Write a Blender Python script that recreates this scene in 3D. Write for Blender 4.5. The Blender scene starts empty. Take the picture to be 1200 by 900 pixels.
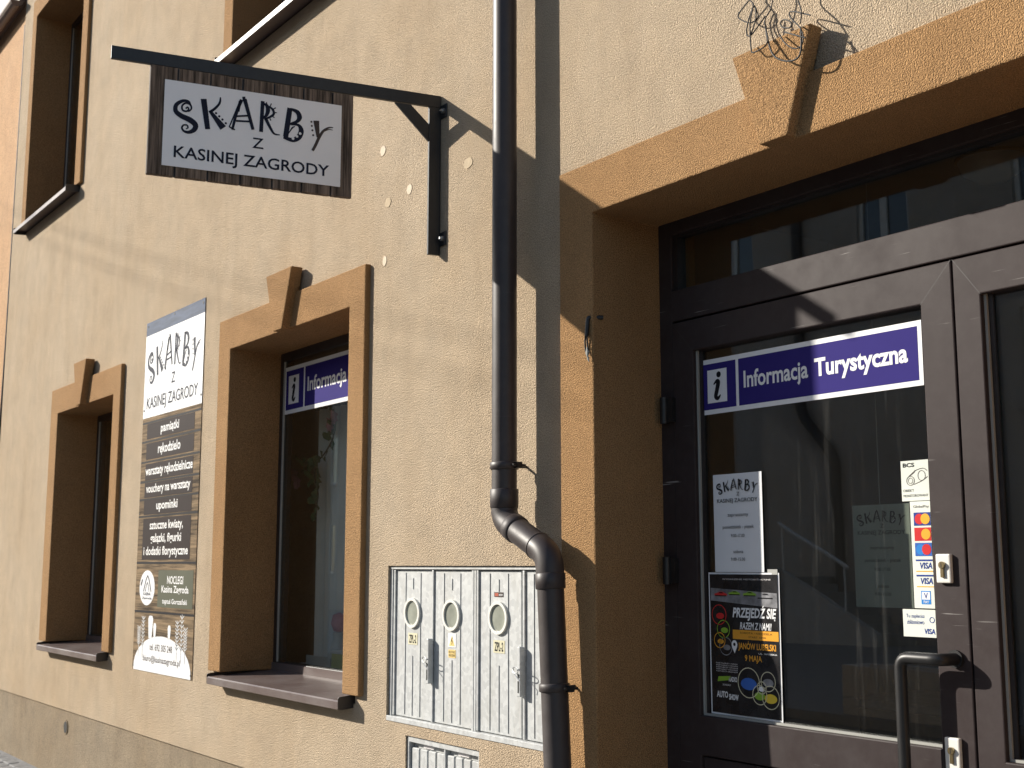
import bpy, bmesh, math, random
from mathutils import Vector, Matrix
random.seed(7)
R = math.radians
scn = bpy.context.scene
C = scn.collection

# ------------------------------------------------------------------ camera, sky, sun, exposure
PITCH, ALPHA = R(8.357), R(35.62)
fh = Vector((-math.cos(ALPHA), math.sin(ALPHA), 0)); right = Vector((math.sin(ALPHA), math.cos(ALPHA), 0)); UPV = Vector((0, 0, 1))
fwd = fh*math.cos(PITCH) + UPV*math.sin(PITCH); upc = UPV*math.cos(PITCH) - fh*math.sin(PITCH)
cam = bpy.data.cameras.new('camera'); camo = bpy.data.objects.new('camera', cam); C.objects.link(camo)
m = Matrix((right, upc, -fwd)).transposed().to_4x4(); m.translation = Vector((0, -2.89, 1.6)); camo.matrix_world = m
cam.sensor_fit = 'HORIZONTAL'; cam.sensor_width = 36; cam.lens = 43.5; cam.clip_start = .05; cam.clip_end = 2000
cam.dof.use_dof = True; cam.dof.focus_distance = 4.3; cam.dof.aperture_fstop = 9
scn.camera = camo

SUN_A, SUN_B = 1.326, -.7627                      # travel of the light per metre towards the facade: along it, and down
sdir = Vector((SUN_A, 1, SUN_B)).normalized()
w = bpy.data.worlds.new('World'); scn.world = w; w.use_nodes = True
nt = w.node_tree; bgn = nt.nodes['Background']; sky = nt.nodes.new('ShaderNodeTexSky'); sky.sky_type = 'NISHITA'; sky.sun_disc = False
sky.sun_elevation = math.asin(-sdir.z); sky.sun_rotation = math.atan2(-sdir.x, -sdir.y)
nt.links.new(sky.outputs[0], bgn.inputs[0]); bgn.inputs[1].default_value = .105
sl = bpy.data.lights.new('sun', 'SUN'); sl.energy = 5.0; sl.angle = R(.53); sl.color = (1, .935, .835)
so = bpy.data.objects.new('sun', sl); C.objects.link(so); so.rotation_euler = sdir.to_track_quat('-Z', 'Y').to_euler(); so.location = (-12, -12, 12)
vs = scn.view_settings; vs.view_transform = 'Standard'; vs.look = 'None'; vs.exposure = .56; vs.gamma = 1; vs.use_curve_mapping = False
scn.render.engine = 'CYCLES'; scn.cycles.max_bounces = 10; scn.cycles.transparent_max_bounces = 16; scn.cycles.caustics_reflective = False

# ------------------------------------------------------------------ materials
MATS = {}
def _nodes(name):
    mt = bpy.data.materials.new(name); mt.use_nodes = True
    return mt, mt.node_tree, mt.node_tree.nodes['Principled BSDF']
def N(t, kind, **kw):
    n = t.nodes.new(kind)
    for k, v in kw.items():
        if isinstance(k, str) and hasattr(n, k): setattr(n, k, v)
    return n
def noise(t, co, scale, detail=3, rough=.55, stretch=None):
    src = co
    if stretch:
        mp = N(t, 'ShaderNodeMapping'); mp.inputs['Scale'].default_value = stretch; t.links.new(co, mp.inputs[0]); src = mp.outputs[0]
    n = N(t, 'ShaderNodeTexNoise'); n.inputs['Scale'].default_value = scale; n.inputs['Detail'].default_value = detail; n.inputs['Roughness'].default_value = rough
    t.links.new(src, n.inputs['Vector']); return n.outputs['Fac']
def ramp(t, fac, a, b, ca=(0, 0, 0, 1), cb=(1, 1, 1, 1)):
    r = N(t, 'ShaderNodeValToRGB'); r.color_ramp.elements[0].position = a; r.color_ramp.elements[1].position = b
    r.color_ramp.elements[0].color = ca; r.color_ramp.elements[1].color = cb; t.links.new(fac, r.inputs[0]); return r.outputs[0]
def mixc(t, fac, a, b, mode='MIX'):
    n = N(t, 'ShaderNodeMix'); n.data_type = 'RGBA'; n.blend_type = mode
    for sock, v in ((n.inputs[0], fac), (n.inputs[6], a), (n.inputs[7], b)):
        if hasattr(v, 'is_linked'): t.links.new(v, sock)
        else: sock.default_value = v if not isinstance(v, tuple) else (v + (1,) if len(v) == 3 else v)
    return n.outputs[2]
def sc(c, k): return tuple(min(1, x*k) for x in c)
def mat(name, col, rough=.5, metal=0, var=.1, vscale=4, bump=None, stretch=None, spec=.5):
    mt, t, p = _nodes(name); MATS[name] = mt
    co = N(t, 'ShaderNodeTexCoord').outputs['Object']
    f = ramp(t, noise(t, co, vscale, 4, .6, stretch), .3, .7)
    t.links.new(mixc(t, f, sc(col, 1-var), sc(col, 1+var)), p.inputs['Base Color'])
    p.inputs['Roughness'].default_value = rough; p.inputs['Metallic'].default_value = metal; p.inputs['Specular IOR Level'].default_value = spec
    if bump:
        b = N(t, 'ShaderNodeBump'); b.inputs['Strength'].default_value = bump[1]; b.inputs['Distance'].default_value = bump[2]
        t.links.new(noise(t, co, bump[0], 3), b.inputs['Height']); t.links.new(b.outputs[0], p.inputs['Normal'])
    return mt
def plaster(name, col, grain=.0044, dist=.007, dirt=.24, warm=(1.04, .98, .9)):
    """thin-coat render: coarse sprayed grain, faint mottling, vertical weather streaks"""
    mt, t, p = _nodes(name); MATS[name] = mt
    co = N(t, 'ShaderNodeTexCoord').outputs['Object']
    big = ramp(t, noise(t, co, .9, 5, .62), .3, .72); mid = ramp(t, noise(t, co, 5, 5, .65), .3, .75)
    stk = ramp(t, noise(t, co, 2.2, 5, .7, (2.0, 2.0, .4)), .45, .85)
    c = mixc(t, big, sc(col, 1.06), tuple(x*w*(.93) for x, w in zip(col, warm)))
    c = mixc(t, mid, c, mixc(t, 1.0, c, (1-dirt*.75, 1-dirt*.7, 1-dirt*.62), 'MULTIPLY'))
    c = mixc(t, stk, c, mixc(t, 1.0, c, (1-dirt*.6, 1-dirt*.68, 1-dirt*.78), 'MULTIPLY'))
    g = noise(t, co, 1.0/grain, 2, .6); v = N(t, 'ShaderNodeTexVoronoi'); v.inputs['Scale'].default_value = .9/grain; t.links.new(co, v.inputs['Vector'])
    sp = ramp(t, g, .30, .62, (.30, .28, .27, 1), (1.24, 1.24, 1.24, 1))
    t.links.new(mixc(t, .8, c, mixc(t, 1.0, c, sp, 'MULTIPLY')), p.inputs['Base Color'])
    p.inputs['Roughness'].default_value = .92; p.inputs['Specular IOR Level'].default_value = .2
    ad = N(t, 'ShaderNodeMath', operation='MULTIPLY_ADD'); t.links.new(v.outputs['Distance'], ad.inputs[0]); ad.inputs[1].default_value = -1.1; t.links.new(g, ad.inputs[2])
    b = N(t, 'ShaderNodeBump'); b.inputs['Strength'].default_value = .8; b.inputs['Distance'].default_value = dist
    t.links.new(ad.outputs[0], b.inputs['Height'])
    b2 = N(t, 'ShaderNodeBump'); b2.inputs['Strength'].default_value = .2; b2.inputs['Distance'].default_value = .02
    t.links.new(noise(t, co, 9, 3), b2.inputs['Height']); t.links.new(b.outputs[0], b2.inputs['Normal']); t.links.new(b2.outputs[0], p.inputs['Normal'])
    return mt
def wood(name, dark, light, sx=26, axis=2, knots=True):
    mt, t, p = _nodes(name); MATS[name] = mt
    tc = N(t, 'ShaderNodeTexCoord').outputs['Object']
    st = [1, 1, 1]; st[axis] = .07
    a = noise(t, tc, sx, 6, .7, tuple(st)); st2 = [1, 1, 1]; st2[axis] = .03
    b = noise(t, tc, sx*4, 4, .7, tuple(st2))
    f = N(t, 'ShaderNodeMath', operation='MULTIPLY'); t.links.new(a, f.inputs[0]); t.links.new(b, f.inputs[1])
    t.links.new(ramp(t, f.outputs[0], .13, .34, dark + (1,), light + (1,)), p.inputs['Base Color'])
    p.inputs['Roughness'].default_value = .8; p.inputs['Specular IOR Level'].default_value = .12
    bp = N(t, 'ShaderNodeBump'); bp.inputs['Strength'].default_value = .5; bp.inputs['Distance'].default_value = .004
    t.links.new(f.outputs[0], bp.inputs['Height']); t.links.new(bp.outputs[0], p.inputs['Normal'])
    return mt
def glass(name, tint=(.86, .88, .86), dust=.05, boost=1.0):
    mt, t, p = _nodes(name); MATS[name] = mt
    t.nodes.remove(p); out = t.nodes['Material Output']
    g = N(t, 'ShaderNodeNewGeometry'); ior = N(t, 'ShaderNodeMapRange'); t.links.new(g.outputs['Backfacing'], ior.inputs[0]); ior.inputs[3].default_value = 1.55; ior.inputs[4].default_value = 1/1.55
    fr = N(t, 'ShaderNodeFresnel'); t.links.new(ior.outputs[0], fr.inputs[0])
    fb = N(t, 'ShaderNodeMath', operation='MULTIPLY'); t.links.new(fr.outputs[0], fb.inputs[0]); fb.inputs[1].default_value = boost; fb.use_clamp = True
    tr = N(t, 'ShaderNodeBsdfTransparent'); tr.inputs[0].default_value = tint + (1,)
    gl = N(t, 'ShaderNodeBsdfGlossy'); gl.inputs['Roughness'].default_value = 0; gl.inputs[0].default_value = (1, 1, 1, 1)
    co = N(t, 'ShaderNodeTexCoord').outputs['Object']
    bw = N(t, 'ShaderNodeBump'); bw.inputs['Strength'].default_value = .02; bw.inputs['Distance'].default_value = .02; t.links.new(noise(t, co, 2.5, 1), bw.inputs['Height']); t.links.new(bw.outputs[0], gl.inputs['Normal'])
    mx = N(t, 'ShaderNodeMixShader'); t.links.new(fb.outputs[0], mx.inputs[0]); t.links.new(tr.outputs[0], mx.inputs[1]); t.links.new(gl.outputs[0], mx.inputs[2])
    df = N(t, 'ShaderNodeBsdfDiffuse'); df.inputs[0].default_value = (.6, .58, .54, 1)
    s1 = ramp(t, noise(t, co, 38, 3, .6, (1, 1, .045)), .60, .80); s2 = ramp(t, noise(t, co, 130, 2, .5), .70, .80); s3 = ramp(t, noise(t, co, 3, 4), .3, .8)
    ad = mixc(t, .5, s1, s2, 'ADD'); ad = mixc(t, 1.0, ad, s3, 'MULTIPLY')
    dm = N(t, 'ShaderNodeMath', operation='MULTIPLY_ADD'); t.links.new(ad, dm.inputs[0]); dm.inputs[1].default_value = dust*3.0; dm.inputs[2].default_value = dust*.12
    m2 = N(t, 'ShaderNodeMixShader'); t.links.new(dm.outputs[0], m2.inputs[0]); t.links.new(mx.outputs[0], m2.inputs[1]); t.links.new(df.outputs[0], m2.inputs[2])
    t.links.new(m2.outputs[0], out.inputs[0]); return mt
def scuffed(name, col, rough, scratch=.5, dusty=.25, spec=.5):
    """dark foil on profiles: dust film, fine scratches"""
    mt, t, p = _nodes(name); MATS[name] = mt
    co = N(t, 'ShaderNodeTexCoord').outputs['Object']
    film = ramp(t, noise(t, co, 3.2, 6, .7), .42, .8); fine = ramp(t, noise(t, co, 26, 4, .7), .45, .8)
    mp = N(t, 'ShaderNodeMapping'); mp.inputs['Rotation'].default_value = (0, .7, 0); mp.inputs['Scale'].default_value = (3, 3, 90); t.links.new(co, mp.inputs[0])
    n2 = N(t, 'ShaderNodeTexNoise'); n2.inputs['Scale'].default_value = 1.6; n2.inputs['Detail'].default_value = 2; t.links.new(mp.outputs[0], n2.inputs['Vector'])
    scr = mixc(t, 1.0, ramp(t, n2.outputs['Fac'], .69, .74), ramp(t, noise(t, co, 4, 2), .52, .66), 'MULTIPLY')
    c = mixc(t, film, col, tuple(x*(1-dusty) + .22*dusty for x in col)); c = mixc(t, mixc(t, 1.0, fine, (dusty*.6,)*3, 'MULTIPLY'), c, (.2, .18, .17))
    c = mixc(t, mixc(t, 1.0, scr, (scratch,)*3, 'MULTIPLY'), c, (.42, .40, .38)); t.links.new(c, p.inputs['Base Color'])
    rr = N(t, 'ShaderNodeMapRange'); t.links.new(film, rr.inputs[0]); rr.inputs[3].default_value = rough; rr.inputs[4].default_value = min(1, rough+.25); t.links.new(rr.outputs[0], p.inputs['Roughness']); p.inputs['Specular IOR Level'].default_value = spec
    return mt

plaster('beige_render', (.598, .482, .345)); plaster('ochre_render', (.46, .275, .128), dirt=.16, grain=.0042)
plaster('plinth_render', (.385, .315, .225), dirt=.3); plaster('peach_render', (.62, .40, .235), dirt=.2, dist=.003)
plaster('street_render', (.60, .55, .50), dirt=.2); plaster('white_render', (.66, .65, .62), dist=.002)
scuffed('brown_foil', (.036, .026, .0255), .5, .8, .09, .17); scuffed('dark_foil', (.020, .016, .016), .35, .1, .06)
scuffed('sill_sheet', (.12, .088, .08), .33, .25, .25); scuffed('pipe_brown', (.036, .027, .026), .46, .06, .10)
mat('black_steel', (.013, .013, .0135), .42, var=.3, vscale=30); mat('black_rubber', (.008, .008, .008), .6)
mat('zinc', (.55, .56, .56), .3, 1, var=.15, vscale=60); mat('brass', (.42, .33, .18), .3, 1)
mat('white_enamel', (.74, .72, .66), .45, var=.05); mat('gasket_grey', (.36, .36, .33), .5); mat('cream_plug', (.60, .50, .37), .8, var=.1, vscale=40, bump=(120, .4, .003))
mat('patch_plaster', (.50, .40, .27), .95, var=.1, vscale=60, bump=(160, .5, .003))
wood('dark_planks', (.012, .010, .009), (.26, .20, .16)); wood('print_wood', (.012, .008, .006), (.27, .19, .11), 22, 0)
mat('plate_grey', (.84, .81, .80), .4, .25, var=.03, vscale=3); mat('ink_black', (.012, .012, .016), .5, var=.2, spec=.12); mat('ink_navy', (.012, .016, .035), .5, spec=.12); mat('ink_brown', (.075, .06, .055), .5, var=.2, spec=.12)
mat('sign_blue', (.034, .025, .17), .6, var=.05, spec=.05); mat('sign_white', (.80, .80, .80), .35, var=.02); mat('shaded_paper', (.34, .37, .32), .8, var=.05); mat('paper', (.74, .75, .76), .7, var=.03, vscale=3, bump=(6, .15, .01))  # the inner notice's grey-green paper has the room's shade painted in
mat('slate_print', (.06, .085, .14), .6, spec=.15, var=.35, vscale=9, stretch=(.4, 1, 3)); mat('banner_white', (.78, .79, .80), .4, var=.03); mat('brown_print', (.022, .014, .014), .6, var=.15, spec=.1); mat('olive_print', (.075, .08, .05), .6, var=.08, spec=.2)
mat('poster_black', (.018, .017, .018), .25, var=.6, vscale=18); mat('poster_orange', (.72, .33, .035), .3); mat('poster_green', (.24, .42, .04), .3); mat('poster_grey', (.20, .20, .21), .3, var=.6, vscale=22); mat('poster_blue', (.04, .13, .45), .3); mat('poster_yellow', (.75, .55, .05), .3)
mat('warn_red', (.42, .10, .06), .4); mat('card_red', (.62, .03, .03), .3); mat('card_yellow', (.85, .42, .04), .3); mat('card_navy', (.02, .05, .25), .3); mat('card_blue', (.03, .22, .6), .3); mat('sticker_cream', (.72, .74, .66), .35, var=.03); mat('warn_yellow', (.78, .58, .22), .4); mat('tag_yellow', (.62, .58, .40), .5)
mat('meter_glass', (.30, .31, .26), .12, var=.25, vscale=10); mat('lens_dirty', (.22, .22, .19), .18)
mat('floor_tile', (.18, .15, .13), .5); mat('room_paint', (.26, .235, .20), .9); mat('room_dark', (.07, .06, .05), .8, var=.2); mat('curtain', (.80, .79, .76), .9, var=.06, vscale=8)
mat('leaf_green', (.05, .10, .03), .6, var=.4, vscale=20); mat('petal', (.62, .30, .34), .7, var=.2, vscale=20); mat('stem', (.06, .06, .03), .7); mat('pale_ceramic', (.55, .55, .52), .3); mat('yellow_box', (.5, .5, .2), .5)
mat('asphalt', (.05, .05, .052), .9, var=.25, vscale=20, bump=(180, .6, .01)); mat('paver', (.215, .215, .215), .9, var=.25, vscale=14, bump=(90, .5, .008)); mat('kerb', (.27, .26, .25), .9, var=.15, bump=(120, .5, .006)); mat('earth', (.09, .075, .055), 1, var=.4, vscale=8, bump=(60, .7, .02))
mat('roof_sheet', (.09, .06, .055), .4); mat('pvc_white', (.70, .70, .68), .4)
glass('shop_glass', dust=.035, boost=1.6); glass('window_glass', dust=.02, boost=1.0); glass('far_glass', tint=(.10, .12, .13), dust=.0, boost=3.5)
mt, t, p = _nodes('galvanised'); MATS['galvanised'] = mt
co = N(t, 'ShaderNodeTexCoord').outputs['Object']; v = N(t, 'ShaderNodeTexVoronoi'); v.inputs['Scale'].default_value = 55; t.links.new(co, v.inputs['Vector'])
bwn = N(t, 'ShaderNodeRGBToBW'); t.links.new(v.outputs['Color'], bwn.inputs[0])
c = mixc(t, ramp(t, bwn.outputs[0], .2, .8), (.44, .452, .45), (.55, .562, .556)); c = mixc(t, ramp(t, noise(t, co, 6, 5, .7, (2, 2, .6)), .5, .85), c, (.39, .385, .36))
t.links.new(c, p.inputs['Base Color']); p.inputs['Roughness'].default_value = .5; p.inputs['Metallic'].default_value = .12

# ------------------------------------------------------------------ mesh helpers
class Fr:
    """a flat working plane: origin, u to the right, v up, n towards the viewer"""
    def __init__(s, o, U=(1, 0, 0), V=(0, 0, 1), Nn=(0, -1, 0)): s.o, s.U, s.V, s.N = Vector(o), Vector(U), Vector(V), Vector(Nn)
    def p(s, u, v, w=0): return s.o + s.U*u + s.V*v + s.N*w
    def sub(s, u, v, w=0): return Fr(s.p(u, v, w), s.U, s.V, s.N)
class MB:
    def __init__(s): s.v, s.f = [], []
    def add(s, vs, fs):
        k = len(s.v); s.v += [tuple(x) for x in vs]; s.f += [tuple(i+k for i in f) for f in fs]; return s
    def box(s, x0, x1, y0, y1, z0, z1):
        return s.add([(x, y, z) for x in (x0, x1) for y in (y0, y1) for z in (z0, z1)], [(0, 1, 3, 2), (4, 6, 7, 5), (0, 4, 5, 1), (2, 3, 7, 6), (0, 2, 6, 4), (1, 5, 7, 3)])
    def prism(s, fr, pts, w0, w1):
        n = len(pts); a = [fr.p(u, v, w0) for u, v in pts] + [fr.p(u, v, w1) for u, v in pts]
        return s.add(a, [tuple(range(n))[::-1], tuple(range(n, 2*n))] + [(i, (i+1) % n, n+(i+1) % n, n+i) for i in range(n)])
    def rect(s, fr, u0, u1, v0, v1, w0, w1): return s.prism(fr, [(u0, v0), (u1, v0), (u1, v1), (u0, v1)], w0, w1)
    def flat(s, fr, pts, w=0): return s.add([fr.p(u, v, w) for u, v in pts], [tuple(range(len(pts)))])
    def disc(s, fr, u, v, ru, rv, w=0, n=16): return s.flat(fr, [(u+ru*math.cos(6.2832*i/n), v+rv*math.sin(6.2832*i/n)) for i in range(n)], w)
    def ring(s, fr, u, v, ru, rv, th, w=0, n=24):
        a = [(math.cos(6.2832*i/n), math.sin(6.2832*i/n)) for i in range(n)]
        return s.add([fr.p(u+ru*x, v+rv*y, w) for x, y in a] + [fr.p(u+(ru-th)*x, v+(rv-th)*y, w) for x, y in a], [(i, (i+1) % n, n+(i+1) % n, n+i) for i in range(n)])
    def ribbon(s, fr, pts, ws, w=0, k=5):
        P, Wd = smooth(pts, k), lerpl(ws, (len(pts)-1)*k+1 if len(pts) > 2 else 2)
        vs = []
        for i, (x, y) in enumerate(P):
            a, b = P[max(0, i-1)], P[min(len(P)-1, i+1)]; dx, dy = b[0]-a[0], b[1]-a[1]; l = math.hypot(dx, dy) or 1; h = Wd[i]/2
            vs += [fr.p(x-dy/l*h, y+dx/l*h, w), fr.p(x+dy/l*h, y-dx/l*h, w)]
        return s.add(vs, [(2*i, 2*i+1, 2*i+3, 2*i+2) for i in range(len(P)-1)])
    def tube(s, pts, r, n=12, closed=False, caps=True):
        pts = [Vector(q) for q in pts]; rr = r if isinstance(r, (list, tuple)) else [r]*len(pts); rings = []
        prev = None
        for i, q in enumerate(pts):
            d = (pts[min(i+1, len(pts)-1)] - pts[max(i-1, 0)]).normalized()
            if prev is None: a = d.orthogonal().normalized()
            else: a = (prev - d*prev.dot(d)); a = a.normalized() if a.length > 1e-6 else d.orthogonal().normalized()
            prev = a; b = d.cross(a)
            rings.append([q + (a*math.cos(6.28319*j/n) + b*math.sin(6.28319*j/n))*rr[i] for j in range(n)])
        vs = [x for g in rings for x in g]; fs = [(i*n+j, i*n+(j+1) % n, (i+1)*n+(j+1) % n, (i+1)*n+j) for i in range(len(pts)-1) for j in range(n)]
        if caps: fs += [tuple(range(n))[::-1], tuple(range((len(pts)-1)*n, len(pts)*n))]
        return s.add(vs, fs)
    def build(s, name, m, parent=None, bevel=0, seg=2, sm=None, normals=True):
        me = bpy.data.meshes.new(name); me.from_pydata(s.v, [], s.f); bm = bmesh.new(); bm.from_mesh(me)
        if normals: bmesh.ops.recalc_face_normals(bm, faces=bm.faces)
        if bevel:
            es = [e for e in bm.edges if len(e.link_faces) == 2 and e.calc_face_angle(0) > .5]
            bmesh.ops.bevel(bm, geom=es, offset=bevel, segments=seg, affect='EDGES', profile=.5, clamp_overlap=True)
        bm.to_mesh(me); bm.free(); me.materials.append(MATS[m])
        if sm: 
            me.shade_smooth(); me.set_sharp_from_angle(angle=R(sm))
        o = bpy.data.objects.new(name, me); C.objects.link(o); adopt(o, parent); return o
ROOT = {}
def adopt(o, parent):
    if parent is None: return
    o.parent = parent; o.matrix_parent_inverse = Matrix.Translation(-ROOT.get(parent.name, Vector((0, 0, 0))))
def tag(o, label, cat, group=None):
    o['label'] = label; o['category'] = cat
    if group: o['group'] = group
    return o
def thing(name, loc, label, cat, group=None):
    o = bpy.data.objects.new(name, None); C.objects.link(o); o.location = loc; o.empty_display_size = .1; ROOT[o.name] = Vector(loc); return tag(o, label, cat, group)
def smooth(p, k=5):
    if len(p) < 3: return list(p)
    out = []; dim = len(p[0])
    for i in range(len(p)-1):
        a, b, c, d = p[max(0, i-1)], p[i], p[i+1], p[min(len(p)-1, i+2)]
        for j in range(k):
            t = j/k
            out.append(tuple(.5*(2*b[q] + (c[q]-a[q])*t + (2*a[q]-5*b[q]+4*c[q]-d[q])*t*t + (3*b[q]-a[q]-3*c[q]+d[q])*t**3) for q in range(dim)))
    return out + [tuple(p[-1])]
def lerpl(ws, n):
    if not isinstance(ws, (list, tuple)): return [ws]*n
    return [ws[min(int(x), len(ws)-1)]*(1-(x-int(x))) + ws[min(int(x)+1, len(ws)-1)]*(x-int(x)) for x in [i*(len(ws)-1)/(n-1) for i in range(n)]]
def bend(pts, r, k=6):
    """polyline with rounded corners"""
    pts = [Vector(p) for p in pts]; out = [pts[0]]
    for a, b, c in zip(pts, pts[1:], pts[2:]):
        d1, d2 = (a-b).normalized(), (c-b).normalized()
        for j in range(k+1):
            t = j/k; out.append((b+d1*r)*(1-t)**2 + b*2*t*(1-t) + (b+d2*r)*t*t)
    return out + [pts[-1]]
TXT = {}
BASE = {'ę': 'e', 'ą': 'a', 'ł': 'l', 'ż': 'z', 'ś': 's', 'ź': 'z', 'Ę': 'E', 'Ź': 'Z', 'Ó': 'O', 'Ś': 'S'}
def _glyphs(s, bold):
    cu = bpy.data.curves.new('lettering', 'FONT'); cu.body = s; cu.offset = bold; cu.resolution_u = 3; cu.fill_mode = 'FRONT'
    o = bpy.data.objects.new('lettering', cu); C.objects.link(o); bpy.context.view_layer.update()
    me = bpy.data.meshes.new_from_object(o.evaluated_get(bpy.context.evaluated_depsgraph_get()))
    vs = [(q.co.x, q.co.y) for q in me.vertices]; fs = [tuple(q.vertices) for q in me.polygons]
    bpy.data.objects.remove(o); bpy.data.curves.remove(cu); bpy.data.meshes.remove(me)
    return vs, fs
def text_geo(s, bold):
    if (s, bold) in TXT: return TXT[s, bold]
    plain = ''.join(BASE.get(c, c) for c in s); vs, fs = _glyphs(plain, bold)
    h = .035 + bold
    def bar2(a, b, w):
        dx, dy = b[0]-a[0], b[1]-a[1]; l = math.hypot(dx, dy); nx, ny = -dy/l*w, dx/l*w; k = len(vs)
        vs.extend([(a[0]+nx, a[1]+ny), (b[0]+nx, b[1]+ny), (b[0]-nx, b[1]-ny), (a[0]-nx, a[1]-ny)]); fs.append((k, k+1, k+2, k+3))
    for i, c in enumerate(s):
        if c not in BASE: continue
        own = _glyphs(BASE[c], bold)[0]; wd = max(q[0] for q in own)-min(q[0] for q in own); top = max(q[1] for q in own); xr = max(q[0] for q in _glyphs(plain[:i+1], bold)[0]); xc = xr-wd/2
        if c in 'ęąĘ': bar2((xr-.10, .02), (xr-.14, -.10), h*.8); bar2((xr-.15, -.11), (xr-.02, -.15), h*.8)
        elif c == 'ł': bar2((xc-.10, .26), (xc+.10, .42), h*.8)
        elif c == 'ż': bar2((xc-h, top+.12), (xc+h, top+.12), h)
        else: bar2((xc-.04, top+.06), (xc+.07, top+.19), h*.8)
    TXT[s, bold] = (vs, fs); return vs, fs
def text(mb, fr, s, u0, u1, v0, v1, w=0, bold=.0, slant=0, caps=False):
    """lettering fitted to the given box (v0 and v1 are the bottom and top of its ink)"""
    vs, fs = text_geo(s, bold); xs = [q[0] for q in vs]; ys = [q[1] for q in vs]; a, b, c, d = min(xs), max(xs), min(ys), max(ys)
    if caps: K = text_geo('E', bold)[0]; c, d = min(q[1] for q in K), max(q[1] for q in K)
    return mb.add([fr.p(u0 + (x-a)/(b-a)*(u1-u0) + slant*(y-c)/(d-c)*(v1-v0), v0 + (y-c)/(d-c)*(v1-v0), w) for x, y in vs], fs)
def letters(fr, s, u0, u1, v0, v1, m, parent, w=.0012, bold=.0, slant=0, name='lettering'):
    return text(MB(), fr, s, u0, u1, v0, v1, w, bold, slant).build(name, m, parent, normals=False)
def slab_with_holes(x0, x1, z0, z1, y0, y1, holes):
    xs = sorted({x0, x1, *[h[0] for h in holes], *[h[1] for h in holes]}); zs = sorted({z0, z1, *[h[2] for h in holes], *[h[3] for h in holes]})
    mb = MB(); idx = {}
    def vtx(i, j, y):
        if (i, j, y) not in idx: idx[i, j, y] = len(mb.v); mb.v.append((xs[i], y, zs[j]))
        return idx[i, j, y]
    def solid(i, j):
        if not (0 <= i < len(xs)-1 and 0 <= j < len(zs)-1): return False
        cx, cz = (xs[i]+xs[i+1])/2, (zs[j]+zs[j+1])/2
        return not any(h[0] < cx < h[1] and h[2] < cz < h[3] for h in holes)
    for i in range(len(xs)-1):
        for j in range(len(zs)-1):
            if not solid(i, j): continue
            mb.f += [(vtx(i, j, y0), vtx(i+1, j, y0), vtx(i+1, j+1, y0), vtx(i, j+1, y0)), (vtx(i, j+1, y1), vtx(i+1, j+1, y1), vtx(i+1, j, y1), vtx(i, j, y1))]
            for di, dj, a, b in ((-1, 0, (i, j), (i, j+1)), (1, 0, (i+1, j), (i+1, j+1)), (0, -1, (i, j), (i+1, j)), (0, 1, (i, j+1), (i+1, j+1))):
                if not solid(i+di, j+dj): mb.f.append((vtx(*a, y0), vtx(*b, y0), vtx(*b, y1), vtx(*a, y1)))
    return mb

# ------------------------------------------------------------------ ground
def struct(o): o['kind'] = 'structure'; return o
g = struct(MB().box(-400, 400, -400, 400, -1.2, -.2).build('ground', 'earth'))
struct(MB().box(-60, 40, -7.4, -3.32, -.19, -.105).build('road', 'asphalt'))
pav = struct(MB().box(-60, 40, -3.2, 3.0, -.19, -.012).build('pavement', 'paver'))
kb = MB()
for i in range(40): MB().box(-26+i*1.0+.003, -25+i*1.0-.003, -3.32, -3.2, -.19, .012).build('kerb_stone', 'kerb', pav, bevel=.012)
pm = None
for j in range(8):
    for i in range(26):
        x = -15.2 + i*.2 + (.1 if j % 2 else 0); y = -.1 - j*.1
        if pm is None:
            o = MB().box(-.097, .097, -.047, .047, -.06, 0).build('paving_stone', 'paver', pav, bevel=.008, seg=1); pm = o
        else:
            o = pm.copy(); C.objects.link(o)
        o.location = (x, y, random.uniform(-.003, .002)); o.rotation_euler.z = random.uniform(-.01, .01)
struct(MB().box(-60, 40, -18.4, -7.4, -.19, 0).build('far_pavement', 'paver'))

# ------------------------------------------------------------------ the shop building
PR = .03                                            # how far the ochre surrounds stand proud
bld = thing('shop_building', (-6, 0, 0), 'beige rendered shop building with ochre window and door surrounds', 'building')
WIN = [  # outer x0,x1, inner x0,x1, inner z0,z1, outer top
    (-10.64, -8.86, -10.44, -9.02, .985, 2.845, 3.055), (-7.045, -5.225, -6.87, -5.385, .985, 2.875, 3.066),
    (-12.02, -10.16, -11.88, -10.32, 4.745, 6.86, 7.05), (-7.15, -5.30, -7.01, -5.45, 4.745, 6.86, 7.05)]
DOOR = (-3.678, -1.40, -3.478, -1.60, -.012, 2.91, 3.107)
holes = [((o0+i0)/2, (o1+i1)/2, z0-.03, (z1+t)/2) for o0, o1, i0, i1, z0, z1, t in WIN]
holes += [((DOOR[0]+DOOR[2])/2, (DOOR[1]+DOOR[3])/2, .4, (DOOR[5]+DOOR[6])/2)]
CAB = (-5.012, -3.70, .908, 1.60); LOW = (-4.838, -4.262, .28, .862)
holes += [CAB, LOW]
wall = slab_with_holes(-12.45, 1.5, .505, 8.2, 0, .42, [(a, b, max(c, .505), d) for a, b, c, d in holes]).build('wall', 'beige_render', bld)
slab_with_holes(-12.45, 1.5, -.1, .502, .012, .42, [((DOOR[0]+DOOR[2])/2, (DOOR[1]+DOOR[3])/2, -.1, .502), (LOW[0], LOW[1], LOW[2], .502)]).build('plinth', 'plinth_render', bld)
MB().box(-12.6, 1.7, -.45, 6, 8.2, 8.45).build('roof', 'roof_sheet', bld)
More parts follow.
